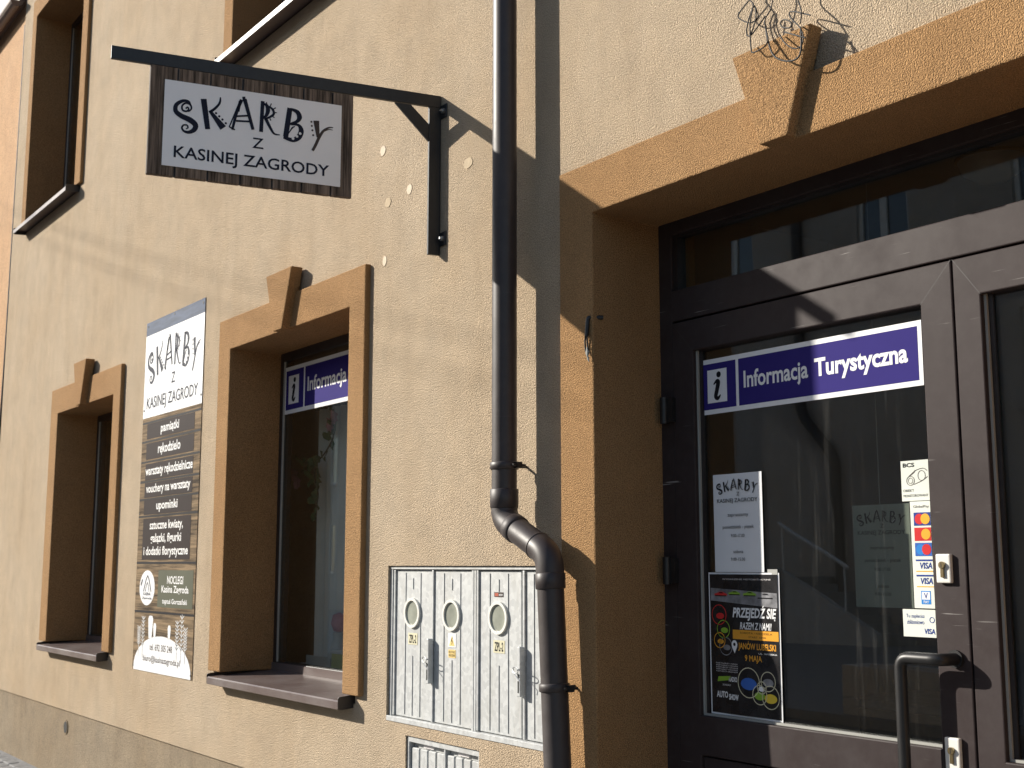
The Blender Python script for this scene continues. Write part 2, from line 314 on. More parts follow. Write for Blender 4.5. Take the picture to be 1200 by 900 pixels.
MB().box(-12.45, -12.05, .43, 5.6, -.1, 8.19).box(1.1, 1.5, .43, 5.6, -.1, 8.19).box(-12.04, 1.09, 5.3, 5.6, -.1, 8.19).build('rear_wall', 'beige_render', bld)
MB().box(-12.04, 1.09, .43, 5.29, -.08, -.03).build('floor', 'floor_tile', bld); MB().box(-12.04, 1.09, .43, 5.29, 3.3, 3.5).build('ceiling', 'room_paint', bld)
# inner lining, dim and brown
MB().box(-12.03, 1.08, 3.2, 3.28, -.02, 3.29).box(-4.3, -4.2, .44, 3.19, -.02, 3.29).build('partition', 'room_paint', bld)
for x, z, m_, ru, rv in ((-5.12, 3.615, 'cream_plug', .026, .028), (-4.862, 3.355, 'cream_plug', .024, .024), (-5.087, 3.054, 'cream_plug', .02, .024), (-5.062, 3.341, 'patch_plaster', .027, .026), (-4.362, 3.348, 'patch_plaster', .035, .026)):
    MB().prism(Fr((x, 0, z)), [(ru*math.cos(i*.628)*(1+random.uniform(-.12, .12)), rv*math.sin(i*.628)*(1+random.uniform(-.12, .12))) for i in range(10)], -.01, .0025).build('anchor_plug', m_, bld)
mb = MB(); fr = Fr((-9.90, .012, .38)); mb.tube([fr.p(0, 0, -.02), fr.p(0, 0, .006)], .052, 18); mb.build('vent_cover', 'plinth_render', bld)
MB().disc(fr, 0, 0, .043, .043, .008, 18).build('vent_hole', 'black_rubber', bld)

def surround(o0, o1, i0, i1, z0, z1, top, yb, key=None):
    """ochre band standing proud of the wall, lining the reveal back to the frame"""
    mb = MB(); f = Fr((0, 0, 0))
    U = [(o0, z0+.012), (i0, z0+.012), (i0, z1), (i1, z1), (i1, z0+.012), (o1, z0+.012), (o1, top), (o0, top)]
    mb.prism(f, U, -yb, PR); s = mb.build('surround', 'ochre_render', bld, bevel=.006)
    if key:
        kx, tw, bw_, kt, kbm, kp = key
        MB().prism(f, [(kx-bw_/2, kbm), (kx+bw_/2, kbm), (kx+tw/2, kt), (kx-tw/2, kt)], PR-.02, kp).build('keystone', 'ochre_render', s, bevel=.006)
    return s
def window(o0, o1, i0, i1, z0, z1, top):
    ov = .082 if z0 < 3 else .115
    yf = .30
    surround(o0, o1, i0, i1, z0, z1, top, .335, ((i0+i1)/2+.01, .325, .11, top+.128, z1-.008, .08))
    mb = MB(); fw = .04
    mb.box(i0-.02, i0+fw, yf, yf+.07, z0-.02, z1+.02).box(i1-fw, i1+.02, yf, yf+.07, z0-.02, z1+.02).box(i0+fw, i1-fw, yf, yf+.07, z1-fw*1.3, z1+.02).box(i0+fw, i1-fw, yf, yf+.07, z0-.02, z0+fw+.02)
    wd = mb.build('window', 'dark_foil', bld, bevel=.004)
    MB().box(i0+fw-.001, i0+fw+.010, yf+.003, yf+.0115, z0+fw+.02, z1-fw*1.3).build('gasket', 'gasket_grey', wd)
    MB().box(i0+fw-.003, i1-fw+.003, yf+.012, yf+.020, z0+fw+.01, z1-fw*1.2).build('pane', 'window_glass', wd)
    # folded sheet sill: upstand, slope, nose
    fx = Fr((0, 0, 0), (0, -1, 0), (0, 0, 1), (1, 0, 0))   # u outwards, v up, extruded along x
    prof = [(-.30, z0+.055), (-.293, z0+.055), (-.290, z0+.012), (ov-.006, z0-.012), (ov, z0-.018), (ov, z0-.052), (ov-.004, z0-.055), (ov-.007, z0-.052), (ov-.008, z0-.020), (-.296, z0+.004), (-.30, z0+.01)]
    sl_ = MB().prism(fx, prof, i0-.055, i1+.06); sl_.build('sill', 'sill_sheet', wd)
    for e0, e1 in ((i1+.0605, i1+.064), (i0-.059, i0-.0555)): MB().prism(fx, [(-.2, z0+.03), (ov-.006, z0+.004), (ov, z0-.004), (ov, z0-.052), (ov-.02, z0-.056), (-.2, z0-.03)], e0, e1).build('sill_end_cap', 'dark_foil', wd)
    return wd
for k, a in enumerate(WIN): window(*a)

# ------------------------------------------------------------------ entrance
YD = .3035
surround(*DOOR[:5], DOOR[5], DOOR[6], .50, (-2.541, .33, .115, 3.24, 2.914, .070))
x0, x1 = DOOR[2], DOOR[3]
mb = MB()
mb.box(x0-.03, x0+.069, YD, YD+.08, -.1, 2.93).box(x1-.055, x1+.03, YD, YD+.08, -.1, 2.93).box(x0+.069, x1-.055, YD, YD+.08, 2.858, 2.95)
mb.box(x0+.069, x1-.055, YD-.002, YD+.08, 2.518, 2.639)
df_ = mb.build('door_frame', 'brown_foil', bld, bevel=.004)
MB().box(x0+.06, x1-.05, YD+.034, YD+.042, 2.63, 2.866).build('transom_pane', 'shop_glass', df_)
MB().box(x0+.0691, x0+.09, YD+.012, YD+.05, 2.639, 2.858).build('glazing_bead', 'dark_foil', df_)
MB().box(x0+.09, x1-.055, YD+.012, YD+.05, 2.848, 2.858).build('glazing_bead', 'dark_foil', df_)
def leaf(a, b, g0, g1, gz1, mid, z0=.02, z1=2.511):
    f = Fr((0, YD, 0))
    d = slab_with_holes(a, b, z0, z1, YD-.004, YD+.07, [(g0, g1, mid[1], gz1), (g0, g1, z0+.10, mid[0])]).build('door', 'brown_foil', bld, bevel=.004)
    for u0, u1, v0, v1 in ((a, g0, z1, gz1), (b, g1, z1, gz1)):      # hairline mitre joints of the welded profiles
        MB().ribbon(f, [(u0, v0), (u1, v1)], .0014, .0042).build('mitre_joint', 'dark_foil', d, normals=False)
    MB().rect(f, g0+.0005, g1-.0005, z0+.101, mid[0]-.006, -.05, -.008).build('lower_panel', 'brown_foil', d, bevel=.004)
    MB().rect(f, g0-.01, g1+.01, mid[1]-.01, gz1+.01, -.036, -.028).build('pane', 'shop_glass', d)
    mb = MB(); mb.rect(f, g0+.0005, g0+.009, mid[1], gz1-.0005, -.027, -.012).rect(f, g0+.009, g1, mid[1]+.0005, mid[1]+.008, -.027, -.012); mb.build('gasket', 'gasket_grey', d)
    MB().rect(f, g0+.0095, g0+.024, mid[1]+.008, gz1-.0005, -.0275, -.02).build('glazing_bead', 'dark_foil', d)
    return d
d1 = leaf(x0+.072, -2.1855, -3.298, -2.298, 2.393, (.935, 1.072))
d2 = leaf(-2.1795, x1-.058, -2.091, -1.766, 2.391, (.925, 1.059))
# pull handle: out, sideways, down
HX, HD = -2.373, .080
hp = bend([(-2.2335, YD, 1.332), (-2.2335, YD-HD, 1.332), (HX, YD-HD, 1.332), (HX, YD-HD, .42), (-2.2335, YD-HD, .42), (-2.2335, YD, .42)], .035, 8)
MB().tube(hp, .0182, 18).build('handle', 'black_steel', d1, sm=50)
for z in (1.332, .42): MB().tube([(-2.2335, YD-.0041, z), (-2.2335, YD-.014, z)], .026, 20).build('handle_rose', 'black_steel', d1, sm=40)
fD = Fr((0, YD, 0))
for zc, hh in ((1.592, .0425), (1.0625, .0465)):
    lk = MB().rect(fD, -2.278, -2.2285, zc-hh, zc+hh, .0042, .020).build('lock_plate', 'white_enamel', d1, bevel=.004)
    mb = MB(); mb.tube([fD.p(-2.253, zc+.010, .020), fD.p(-2.253, zc+.010, .029)], .0105, 16); mb.rect(fD, -2.2585, -2.2475, zc-.026, zc+.004, .0205, .027)
    mb.build('lock_cylinder', 'brass', d1, bevel=.001, seg=1, sm=40)
    MB().rect(fD, -2.2542, -2.2518, zc+.003, zc+.017, .0291, .0295).build('keyway', 'black_rubber', d1)
for zc in (2.18, 1.582, .5):
    mb = MB(); mb.box(-3.455, -3.395, YD-.022, YD-.003, zc-.045, zc+.045); mb.tube([(-3.440, YD-.022, zc-.05), (-3.440, YD-.022, zc+.05)], .016, 14)
    mb.build('hinge', 'black_steel', df_, sm=40)
mb = MB(); mb.box(x0-.02, x1+.02, YD-.05, YD+.12, -.05, .012); mb.build('threshold', 'zinc', bld)

# ------------------------------------------------------------------ lettering with curls, shared by the signs
def plate_lettering(fr, w_, h_, parent, ink='ink_black', grey='ink_brown', lift=.0015, bold=.012):
    T = lambda x, y: ((x-107)/990*w_, h_ - (y-115-153*(x-107)/990)/(488-34*(x-107)/990)*h_)
    k = w_/990; V = lambda pts: [T(*q) for q in pts]; mb = MB()
    rb = lambda pts, ws: mb.ribbon(fr, V(pts), [q*k*1.14 for q in ws] if isinstance(ws, list) else ws*k, lift)
    def dots(m_, pts, r): [m_.disc(fr, *T(*q), r*k, r*k*1.0, lift, 10) for q in pts]
    rb([(222, 284), (232, 276), (238, 288), (226, 299), (206, 292), (203, 268), (222, 252), (246, 262), (252, 285), (236, 302)], [7, 8, 8, 9, 9, 9, 9, 9, 8, 5])
    rb([(247, 262), (235, 243), (205, 240), (172, 262), (170, 298), (200, 325), (250, 350), (278, 378), (270, 405), (244, 418), (218, 412), (206, 394), (214, 378), (232, 378), (238, 392), (228, 400)], [8, 11, 15, 19, 22, 25, 28, 26, 22, 16, 11, 9, 8, 7, 7, 5])
    rb([(316, 228), (344, 400)], [28, 24]); rb([(407, 218), (404, 250), (382, 280), (350, 305)], [6, 11, 12, 14]); rb([(352, 296), (428, 393)], [14, 34])
    dots(mb, [(386, 309), (404, 327), (422, 345), (441, 366)], 6.5)
    rb([(528, 227), (545, 227)], [22, 22]); rb([(518, 232), (460, 388)], [8, 6]); rb([(524, 232), (500, 300), (478, 402)], [16, 14, 12]); rb([(540, 228), (592, 402)], [20, 15]); rb([(462, 387), (492, 402)], [7, 7]); rb([(508, 300), (515, 240)], [10, 14])
    rb([(498, 326), (572, 322)], [9, 10]); rb([(496, 352), (580, 356)], [10, 9])
    rb([(641, 240), (637, 414)], [18, 19]); rb([(640, 256), (662, 262), (672, 290), (664, 320), (646, 338)], [8, 16, 22, 16, 8]); rb([(676, 270), (700, 290), (702, 318), (655, 344)], [9, 12, 12, 9]); rb([(660, 338), (690, 395), (712, 425), (743, 431)], [17, 14, 9, 4])
    for a, b in (((664, 262), (663, 246)), ((684, 270), (690, 254)), ((700, 286), (716, 278)), ((706, 306), (722, 306)), ((698, 326), (710, 334)), ((684, 338), (690, 350))): rb([a, b], 6)
    rb([(796, 280), (776, 442)], [26, 26]); rb([(798, 284), (838, 302), (852, 332), (838, 356), (800, 368)], [10, 22, 26, 16, 8]); rb([(800, 372), (846, 376), (864, 408), (850, 444), (816, 460), (764, 444)], [8, 14, 26, 28, 22, 14]); rb([(792, 424), (812, 392), (828, 384)], [3, 8, 3])
    mb.build('lettering', ink, parent, normals=False)
    mb = MB(); rb = lambda pts, ws: mb.ribbon(fr, V(pts), [q*k for q in ws], lift)
    rb([(949, 352), (962, 446)], [34, 18]); rb([(1049, 391), (1022, 392), (992, 410), (968, 446), (948, 490), (932, 520)], [4, 9, 14, 17, 17, 15]); rb([(1046, 406), (1024, 402), (1000, 410)], [3, 5, 6])
    dots(mb, [(921, 358), (924, 381), (928, 406), (933, 433)], 6); mb.build('lettering', grey, parent, normals=False)
    mb = MB()
    for q in ((858, 424), (840, 440), (818, 452)): MB().disc(fr, *T(*q), 8*k, 8*k, lift+.0004, 10).build('lettering_dot', 'sign_white', parent, normals=False)
    mb = MB(); a = T(587, 503); b = T(653, 447); text(mb, fr, 'Z', a[0]+.06*(b[0]-a[0]), b[0], a[1], b[1]-.1*(b[1]-a[1]), lift, .006); mb.build('lettering', ink, parent, normals=False); mb = MB(); a = T(168, 566); b = T(1030, 600); h0 = T(600, 612)[1]; h1 = T(600, 549)[1]
    text(mb, fr, 'KASINEJ ZAGRODY', a[0], b[0], h0, h1, lift, bold, caps=True); mb.build('lettering', 'ink_black' if ink == 'ink_black' else ink, parent, normals=False)

# ------------------------------------------------------------------ hanging sign
B0 = Vector((-4.597, -.0135, 3.7205)); ph = R(12.13)
Ud = Vector((math.sin(ph), math.cos(ph), 0)); Nd = Vector((math.cos(ph), -math.sin(ph), 0))   # u towards the wall, n towards the viewer
hs = thing('hanging_sign', (B0.x, 0, 2.98), 'hanging shop sign of dark planks on a black steel wall bracket', 'sign')
F0 = Fr(B0, Ud, (0, 0, 1), Nd)                     # u is minus the distance from the post
def bar(pts, hw, name): return MB().prism(F0, pts, -hw, hw).build(name, 'black_steel', hs, bevel=.0015)
bar([(-1.430, -.056), (.013, -.052), (.013, .005), (-1.430, .0)], .009, 'beam')
bar([(-.044, -.742), (.013, -.742), (.013, -.0525), (-.044, -.0525)], .0085, 'post')
bar([(-.207, -.0565), (-.131, -.0562), (-.0442, -.136), (-.0442, -.217)], .007, 'brace')
for z in (-.075, -.672):
    c = B0 + Vector((0, 0, z)); fw_ = Fr((c.x, 0, c.z)); MB().rect(fw_, .008, .062, -.032, .032, .0005, .006).build('wall_tab', 'black_steel', hs, bevel=.002)
    mb = MB(); mb.tube([fw_.p(.040, 0, .006), fw_.p(.040, 0, .016)], .013, 6); mb.build('bolt_head', 'zinc', hs, sm=40)
    mb = MB(); mb.tube([fw_.p(.040, 0, .016), fw_.p(.040, 0, .026)], .006, 10); mb.build('bolt_end', 'zinc', hs, sm=40)
bd = MB().rect(F0, -1.272, -.401, -.526, -.058, -.008, .004).build('board', 'black_steel', hs)
cuts = [-1.274, -1.160, -1.025, -.889, -.754, -.626, -.498, -.399]
for a, b in zip(cuts, cuts[1:]):
    o = MB().rect(F0, a+.003, b-.003, -.528, -.0585, -.012, random.uniform(.012, .016)).build('plank', 'dark_planks', bd, bevel=.003)
pl = MB().rect(F0, -1.213, -.456, -.4865, -.116, .0165, .0195).build('sign_plate', 'plate_grey', hs)
plate_lettering(F0.sub(-1.213, -.4865, .0195), .757, .3705, pl, 'ink_navy')

# ------------------------------------------------------------------ downpipe
dp = thing('downpipe', (-3.62, -.105, -.012), 'dark brown rain downpipe with an elbow beside the door', 'downpipe')
UPX, UPY, LOX, LOY = -3.933, -.109, -3.628, -.123
E1, E2 = Vector((UPX, UPY, 1.775)), Vector((LOX, LOY, 1.640)); LOW_END = Vector((-3.533, LOY, -.012))
dirn = (E2-E1).normalized(); dwn = (LOW_END-E2).normalized()
MB().tube([(UPX, UPY, 8.1), (UPX, UPY, 1.89)], .0495, 28).build('pipe', 'pipe_brown', dp, sm=40)
MB().tube([E2+dwn*.085, LOW_END], .0495, 28).build('pipe', 'pipe_brown', dp, sm=40)
def elbow(a, c, b, r=.052):
    pts = [a + (c-a)*0, *[(a.lerp(c, .25))*(1-t)**2 + c*2*t*(1-t) + (b.lerp(c, .25))*t*t for t in [i/10 for i in range(11)]], b]
    MB().tube(pts, r, 28).build('elbow', 'pipe_brown', dp, sm=45)
elbow(E1+Vector((0, 0, .06)), E1, E1+dirn*.075); elbow(E2-dirn*.075, E2, E2+dwn*.07)
MB().tube([E1+dirn*.07, E2-dirn*.07], .0495, 28).build('pipe', 'pipe_brown', dp, sm=40)
def collar(c, d, h, r=.0555): MB().tube([c-d*h/2, c-d*(h/2-.003), c+d*(h/2-.003), c+d*h/2], [r-.003, r, r, r-.003], 28).build('collar', 'pipe_brown', dp, sm=50)
Zv = Vector((0, 0, 1))
collar(Vector((UPX, UPY, 1.858)), Zv, .075); collar(E1+dirn*.085, dirn, .045, .0545); collar(E2+dwn*.095, dwn, .058); collar(E2-dirn*.08, dirn, .012, .054)
def clamp(c, d):
    o = MB().tube([c-d*.015, c-d*.012, c+d*.012, c+d*.015], [.0525, .056, .056, .0525], 28).build('clamp', 'pipe_brown', dp, sm=50)
    MB().tube([c+Vector((.0, .05, 0)), c+Vector((0, abs(c.y)+.01, 0))], .0055, 10).build('stud', 'black_steel', dp)
    mb = MB(); q = c+Vector((.056, .02, 0)); mb.box(q.x-.006, q.x+.02, q.y-.012, q.y+.012, q.z-.012, q.z+.012); mb.tube([q+Vector((.014, -.03, 0)), q+Vector((.014, .03, 0))], .005, 8); mb.build('clamp_screw', 'black_steel', dp)
clamp(Vector((UPX, UPY, 1.985)), Zv); clamp(E2.lerp(LOW_END, .285), dwn); clamp(Vector((UPX, UPY, 5.6)), Zv)

# ------------------------------------------------------------------ meter cabinets
def oval(mb, fr, u, v, r, th, w0, w1, n=28):
    for i in range(n):
        a, b = 6.28319*i/n, 6.28319*(i+1)/n
        mb.add([fr.p(u+q*math.cos(t), v+q*math.sin(t), w_) for t in (a, b) for q, w_ in ((r, w0), (r, w1), (r-th, w1), (r-th, w0))], [(0, 1, 5, 4), (1, 2, 6, 5), (2, 3, 7, 6)])
cb = thing('meter_cabinet', (-4.36, .02, .908), 'galvanised electricity meter cabinet with oval windows and four narrow doors', 'cabinet')
f = Fr((0, .028, 0)); mb = MB()
a, b, c, d = CAB
mb.rect(f, a+.002, b-.002, d-.016, d-.002, -.2, .018).rect(f, a+.002, b-.002, c+.002, c+.024, -.2, .030).rect(f, a+.002, a+.024, c+.024, d-.016, -.2, .016).rect(f, b-.02, b-.002, c+.024, d-.016, -.2, .016)
mb.rect(f, a+.002, b-.002, c+.002, d-.002, -.22, -.2)
mx = -4.328
mb.rect(f, mx-.017, mx-.0015, c+.024, d-.016, -.2, .012).rect(f, mx+.0015, mx+.017, c+.024, d-.016, -.2, .012)
mb.build('frame', 'galvanised', cb, bevel=.0015, seg=1)
DX = [(-4.985, -4.664), (-4.658, -4.348), (-4.308, -4.003), (-3.985, -3.722)]
def tags(fr, o, s, u, v, wd, hg):
    MB().rect(fr, u-wd*.55, u+wd*.55, v-hg*.7, v+hg*.7, .0005, .0012).build('tag', 'tag_yellow', o); letters(fr, s, u-wd*.42, u+wd*.42, v-hg*.5, v+hg*.5, 'ink_black', o, .0016, .02)
for k, (p0, p1) in enumerate(DX):
    z0, z1 = c+.027, d-.019; uc = (p0+p1)/2; mb = MB(); q = p1-p0
    mb.rect(f, p0, p1, z0, z1, -.02, .004)
    dr = mb.build('door', 'galvanised', cb, bevel=.003)
    fd = f.sub(0, 0, .0042)
    for e0, e1, g0, g1 in ((uc-.066, uc-.0625, z0+.01, z1-.012), (uc+.0625, uc+.066, z0+.01, z1-.012), (uc-.0016, uc+.0016, z1-.085, z1-.035), (uc-.0016, uc+.0016, z0+.01, 1.205)):
        MB().rect(f, e0, e1, g0, g1, .0038, .0072).build('rib', 'galvanised', dr, bevel=.0012, seg=1)
    MB().rect(f, p0+.0, p0+.013, z0, z1, .0045, .012).build('door_edge', 'galvanised', dr, bevel=.002)
    if k < 3:
        mb = MB(); oval(mb, fd, uc, 1.392, .066, .012, 0, .011); mb.build('window_ring', 'white_enamel', dr, sm=40)
        MB().disc(fd, uc, 1.392, .056, .056, .003, 28).build('window_glass', 'meter_glass', dr)
    if k in (0, 2): tags(fd, dr, 'ZPL-2', uc, 1.278, .072, .036)
    if k == 1:
        MB().rect(fd, uc-.03, uc+.03, 1.258, 1.316, .0005, .0012).build('warning_sticker', 'sign_white', dr); MB().flat(fd, [(uc-.022, 1.263), (uc+.022, 1.263), (uc, 1.308)], .0016).build('warning_triangle', 'warn_yellow', dr)
        MB().ribbon(fd, [(uc+.003, 1.298), (uc-.004, 1.284), (uc+.003, 1.284), (uc-.001, 1.268)], .004*1.0, .002).build('warning_bolt', 'ink_black', dr, normals=False)
        MB().rect(fd, uc-.028, uc+.028, 1.214, 1.248, .0005, .0012).build('warning_sticker', 'warn_yellow', dr); letters(fd, 'NIE DOTYKAC', uc-.024, uc+.024, 1.233, 1.243, 'ink_black', dr, .0016); letters(fd, 'URZADZENIE', uc-.024, uc+.024, 1.219, 1.229, 'ink_black', dr, .0016)
    if k == 2:
        MB().rect(fd, uc-.034, uc+.030, 1.475, 1.494, .0005, .0012).build('maker_sticker', 'ink_brown', dr); MB().rect(fd, uc-.030, uc-.004, 1.478, 1.491, .0012, .0016).build('maker_sticker', 'warn_red', dr); letters(fd, 'emiter', uc+.0, uc+.027, 1.480, 1.489, 'sign_white', dr, .0017, .01)
    if k in (1, 3):
        fh_ = f.sub(p0+.002, 1.187, .0045)
        mb = MB(); n = 10; pts = [(-.011, -.09)] + [(.011, -.09)] + [(.011*math.cos(math.pi*i/n), .09+.011*math.sin(math.pi*i/n)) for i in range(n+1)]
        mb.prism(fh_, pts, 0, .030); hd = mb.build('handle', 'galvanised', dr, bevel=.003)
        MB().disc(fh_, 0, -.012, .005, .012, .0305, 10).rect(fh_, -.004, .004, -.075, -.03, .0303, .031).build('handle_slot', 'black_rubber', dr)
        th = [fh_.p(-.026*math.cos(i*.45), .012+.012*math.sin(i*.45), .035+.014*math.sin(i*.225)) for i in range(15)]
        MB().tube(th, .0022, 6).tube([fh_.p(-.02, .002, .04), fh_.p(.03, -.03, .042), fh_.p(.032, -.05, .036)], .0018, 6).build('seal_wire', 'zinc', dr)
lc = thing('meter_cabinet', (-4.55, .02, .28), 'small low galvanised cabinet with slatted doors under the meter cabinet', 'cabinet')
a, b, c, d = LOW; mb = MB(); f = Fr((0, .024, 0)); mx = -4.537
mb.rect(f, a+.002, b-.002, d-.026, d-.002, -.2, .016).rect(f, a+.002, a+.018, c+.002, d-.026, -.2, .016).rect(f, b-.018, b-.002, c+.002, d-.026, -.2, .016).rect(f, mx-.006, mx+.006, c+.002, d-.026, -.2, .012).rect(f, a+.018, b-.018, c+.002, d-.026, -.2, -.15)
mb.build('frame', 'galvanised', lc, bevel=.0015, seg=1)
for p0, p1 in ((a+.022, mx-.008), (mx+.008, b-.022)):
    n = 4; dr = MB().rect(f, p0, p1, c+.01, d-.030, -.03, -.012).build('door', 'galvanised', lc)
    for i in range(n):
        MB().rect(f, p0+(p1-p0)*i/n+.0045, p0+(p1-p0)*(i+1)/n-.0045, c+.016, d-.05, -.0118, .006).build('slat', 'galvanised', dr, bevel=.003, seg=1)
    MB().rect(f, (p0+p1)/2-.05, (p0+p1)/2+.03, d-.044, d-.032, -.0118, -.004).build('tag', 'plate_grey', dr)

# ------------------------------------------------------------------ wall banner
bx0, bx1, bz0, bz1 = -8.42, -7.35, .915, 3.278; bw = bx1-bx0
bn = thing('wall_banner', ((bx0+bx1)/2, -.006, bz0), 'tall printed shop banner listing souvenirs and crafts between the two lower windows', 'banner')
f = Fr((bx0, -.0, 0))
MB().rect(f, 0, bw, bz0, bz1, .002, .0045).build('sheet', 'print_wood', bn)
f = Fr((bx0, -.0047, 0))
MB().rect(f, 0, bw, 3.185, bz1, 0, .0006).build('printed_strip', 'slate_print', bn)
wp = MB().rect(f, 0, bw, 2.605, 3.184, 0, .0006).build('printed_panel', 'banner_white', bn)
plate_lettering(f.sub(0.0, 2.605, .0006), bw, .575, wp, 'ink_navy', 'ink_navy', .0012, .005)
for i, zz in enumerate((2.57, 2.44, 2.30, 2.165, 2.045, 1.93, 1.62, 1.30)):   # darker joints of the printed planks
    MB().rect(f, 0, bw, zz-.008, zz+.006, 0, .0004).build('printed_joint', 'ink_black', bn)
def panel(z0, z1, lines, u0=.09, u1=.90, m_='brown_print', fit=None):
    o = MB().rect(f, u0*bw, u1*bw, z0, z1, 0, .0008).build('printed_panel', m_, bn)
    for s, zc, half, cap in lines:
        letters(f, s, ((u0+u1)/2-half)*bw, ((u0+u1)/2+half)*bw, zc-cap/2, zc+cap/2, 'sign_white', o, .0014, .018)
panel(2.455, 2.56, [('pamiątki', 2.505, .155, .078)]); panel(2.315, 2.425, [('rękodzieło', 2.37, .19, .08)])
panel(2.175, 2.285, [('warsztaty rękodzielnicze', 2.228, .40, .08)]); panel(2.055, 2.155, [('vouchery na warsztaty', 2.107, .375, .075)])
panel(1.94, 2.04, [('upominki', 1.99, .18, .075)]); panel(1.64, 1.915, [('sztuczne kwiaty,', 1.86, .28, .075), ('gałązki, figurki', 1.775, .26, .075), ('i dodatki florystyczne', 1.69, .375, .075)])
panel(1.335, 1.572, [('NOCLEGI', 1.51, .13, .05), ('Kasina Zagroda', 1.445, .22, .058), ('tuptuś Gorczański', 1.372, .20, .045)], .40, .97, 'olive_print')
lo = MB(); lo.prism(f, [(.21*bw+.135*bw*math.cos(i*.2618), 1.455+.115*math.sin(i*.2618)) for i in range(24)], 0, .0010); lo = lo.build('printed_emblem', 'banner_white', bn)
for e_, w_ in (([(.15*bw, 1.43), (.215*bw, 1.535), (.285*bw, 1.43)], .012), ([(.18*bw, 1.43), (.215*bw, 1.49), (.25*bw, 1.43)], .008), ([(.10*bw, 1.47), (.125*bw, 1.51)], .018)): MB().ribbon(f, e_, w_, .0016, 3).build('emblem_line', 'ink_navy', lo, normals=False)
letters(f, 'KASINA', .15*bw, .28*bw, 1.405, 1.425, 'ink_navy', lo, .0016, .02); letters(f, 'Zagroda', .13*bw, .30*bw, 1.375, 1.395, 'ink_navy', lo, .0016, .02)
dm = MB(); dm.prism(f, [(.02*bw, bz0), (.98*bw, bz0)] + [((.5+.48*math.cos(i*math.pi/20))*bw, bz0+.02+.215*math.sin(i*math.pi/20)) for i in range(21)], 0, .0010); dm = dm.build('printed_panel', 'banner_white', bn)
letters(f, 'tel. 692 305 248', .30*bw, .68*bw, 1.055, 1.098, 'ink_brown', dm, .0016, .008); letters(f, 'biuro@kasinazagroda.pl', .19*bw, .81*bw, .970, 1.022, 'ink_brown', dm, .0016, .008)
mb = MB()
for u, v0, v1, wd in ((.30, 1.13, 1.275, .085), (.375, 1.14, 1.23, .05), (.62, 1.14, 1.225, .05)): MB().flat(f, [((u-wd*.32)*bw, v0), ((u+wd*.32)*bw, v0), ((u+wd*.5)*bw, v1-.02), ((u+wd*.3)*bw, v1), ((u-wd*.3)*bw, v1), ((u-wd*.5)*bw, v1-.02)], .001).build('printed_jar', 'banner_white', bn, normals=False)
for u, v1 in ((.10, 1.20), (.17, 1.27), (.75, 1.26), (.82, 1.30), (.88, 1.22)):
    mb = MB(); mb.ribbon(f, [(u*bw, 1.0), (u*bw, v1)], .006, .001)
    for j in range(8): mb.ribbon(f, [(u*bw, 1.08+j*(v1-1.08)/8), ((u+.03)*bw, 1.10+j*(v1-1.08)/8)], .005, .001).ribbon(f, [(u*bw, 1.08+j*(v1-1.08)/8), ((u-.03)*bw, 1.10+j*(v1-1.08)/8)], .005, .001)
    mb.build('printed_sprig', 'banner_white', bn, normals=False)
for u, z in ((.03, 3.25), (.5, 3.262), (.97, 3.25), (.02, 2.66), (.985, 2.66), (.015, 1.95), (.985, .94), (.015, .94)):
    MB().tube([f.p(u*bw, z, -.004), f.p(u*bw, z, .003)], .008, 8).build('screw', 'black_steel', bn)

# ------------------------------------------------------------------ information signs
def info_sign(x, y, z0, w_, h_, label, gap=.425):
    r = thing('information_sign', (x, y, z0), label, 'sign', 'tourist information signs'); f = Fr((x, y, z0))
    MB().rect(f, 0, w_, 0, h_, 0, .0012).build('backing', 'sign_white', r)
    e = .085*h_; sq = h_*.96; p = MB().rect(f, e, sq-e*.6, e, h_-e, .0012, .0018).build('symbol_panel', 'sign_blue', r)
    MB().rect(f, sq*.22, sq*.72, h_*.20, h_*.80, .0018, .0023).build('symbol_field', 'sign_white', p)
    mb = MB(); c = sq*.47; mb.disc(f, c+.045*h_, h_*.70, .055*h_, .055*h_, .0028, 16)
    mb.ribbon(f, [(c-.085*h_, h_*.53), (c-.01*h_, h_*.585), (c+.03*h_, h_*.56), (c-.005*h_, h_*.42), (c-.035*h_, h_*.31), (c+.02*h_, h_*.275), (c+.085*h_, h_*.33)], [.02*h_, .06*h_, .10*h_, .095*h_, .09*h_, .07*h_, .02*h_], .0028); mb.build('symbol', 'ink_black', p, normals=False)
    q = MB().rect(f, sq+e*.2, w_-e*.9, e, h_-e, .0012, .0018).build('name_panel', 'sign_blue', r)
    mb = MB(); s0 = sq+.14*h_; tot = w_-s0-.26*h_; text(mb, f, 'Informacja', s0, s0+tot*gap, h_*.29, h_*.69, .0026, .022).build('lettering', 'sign_white', q, normals=False); mb = MB(); text(mb, f, 'Turystyczna', s0+tot*(gap+.04), s0+tot, h_*.29, h_*.685, .0026, .030); mb.build('lettering', 'sign_white', q, normals=False)
    return r
GY = YD+.0275
info_sign(-3.2965, GY, 2.1495, .976, .2043, 'blue and white tourist information sign on the entrance door glass')
info_sign(-6.832, .3115, 2.50, 1.40, .285, 'blue and white information sign inside the larger lower window', .475)

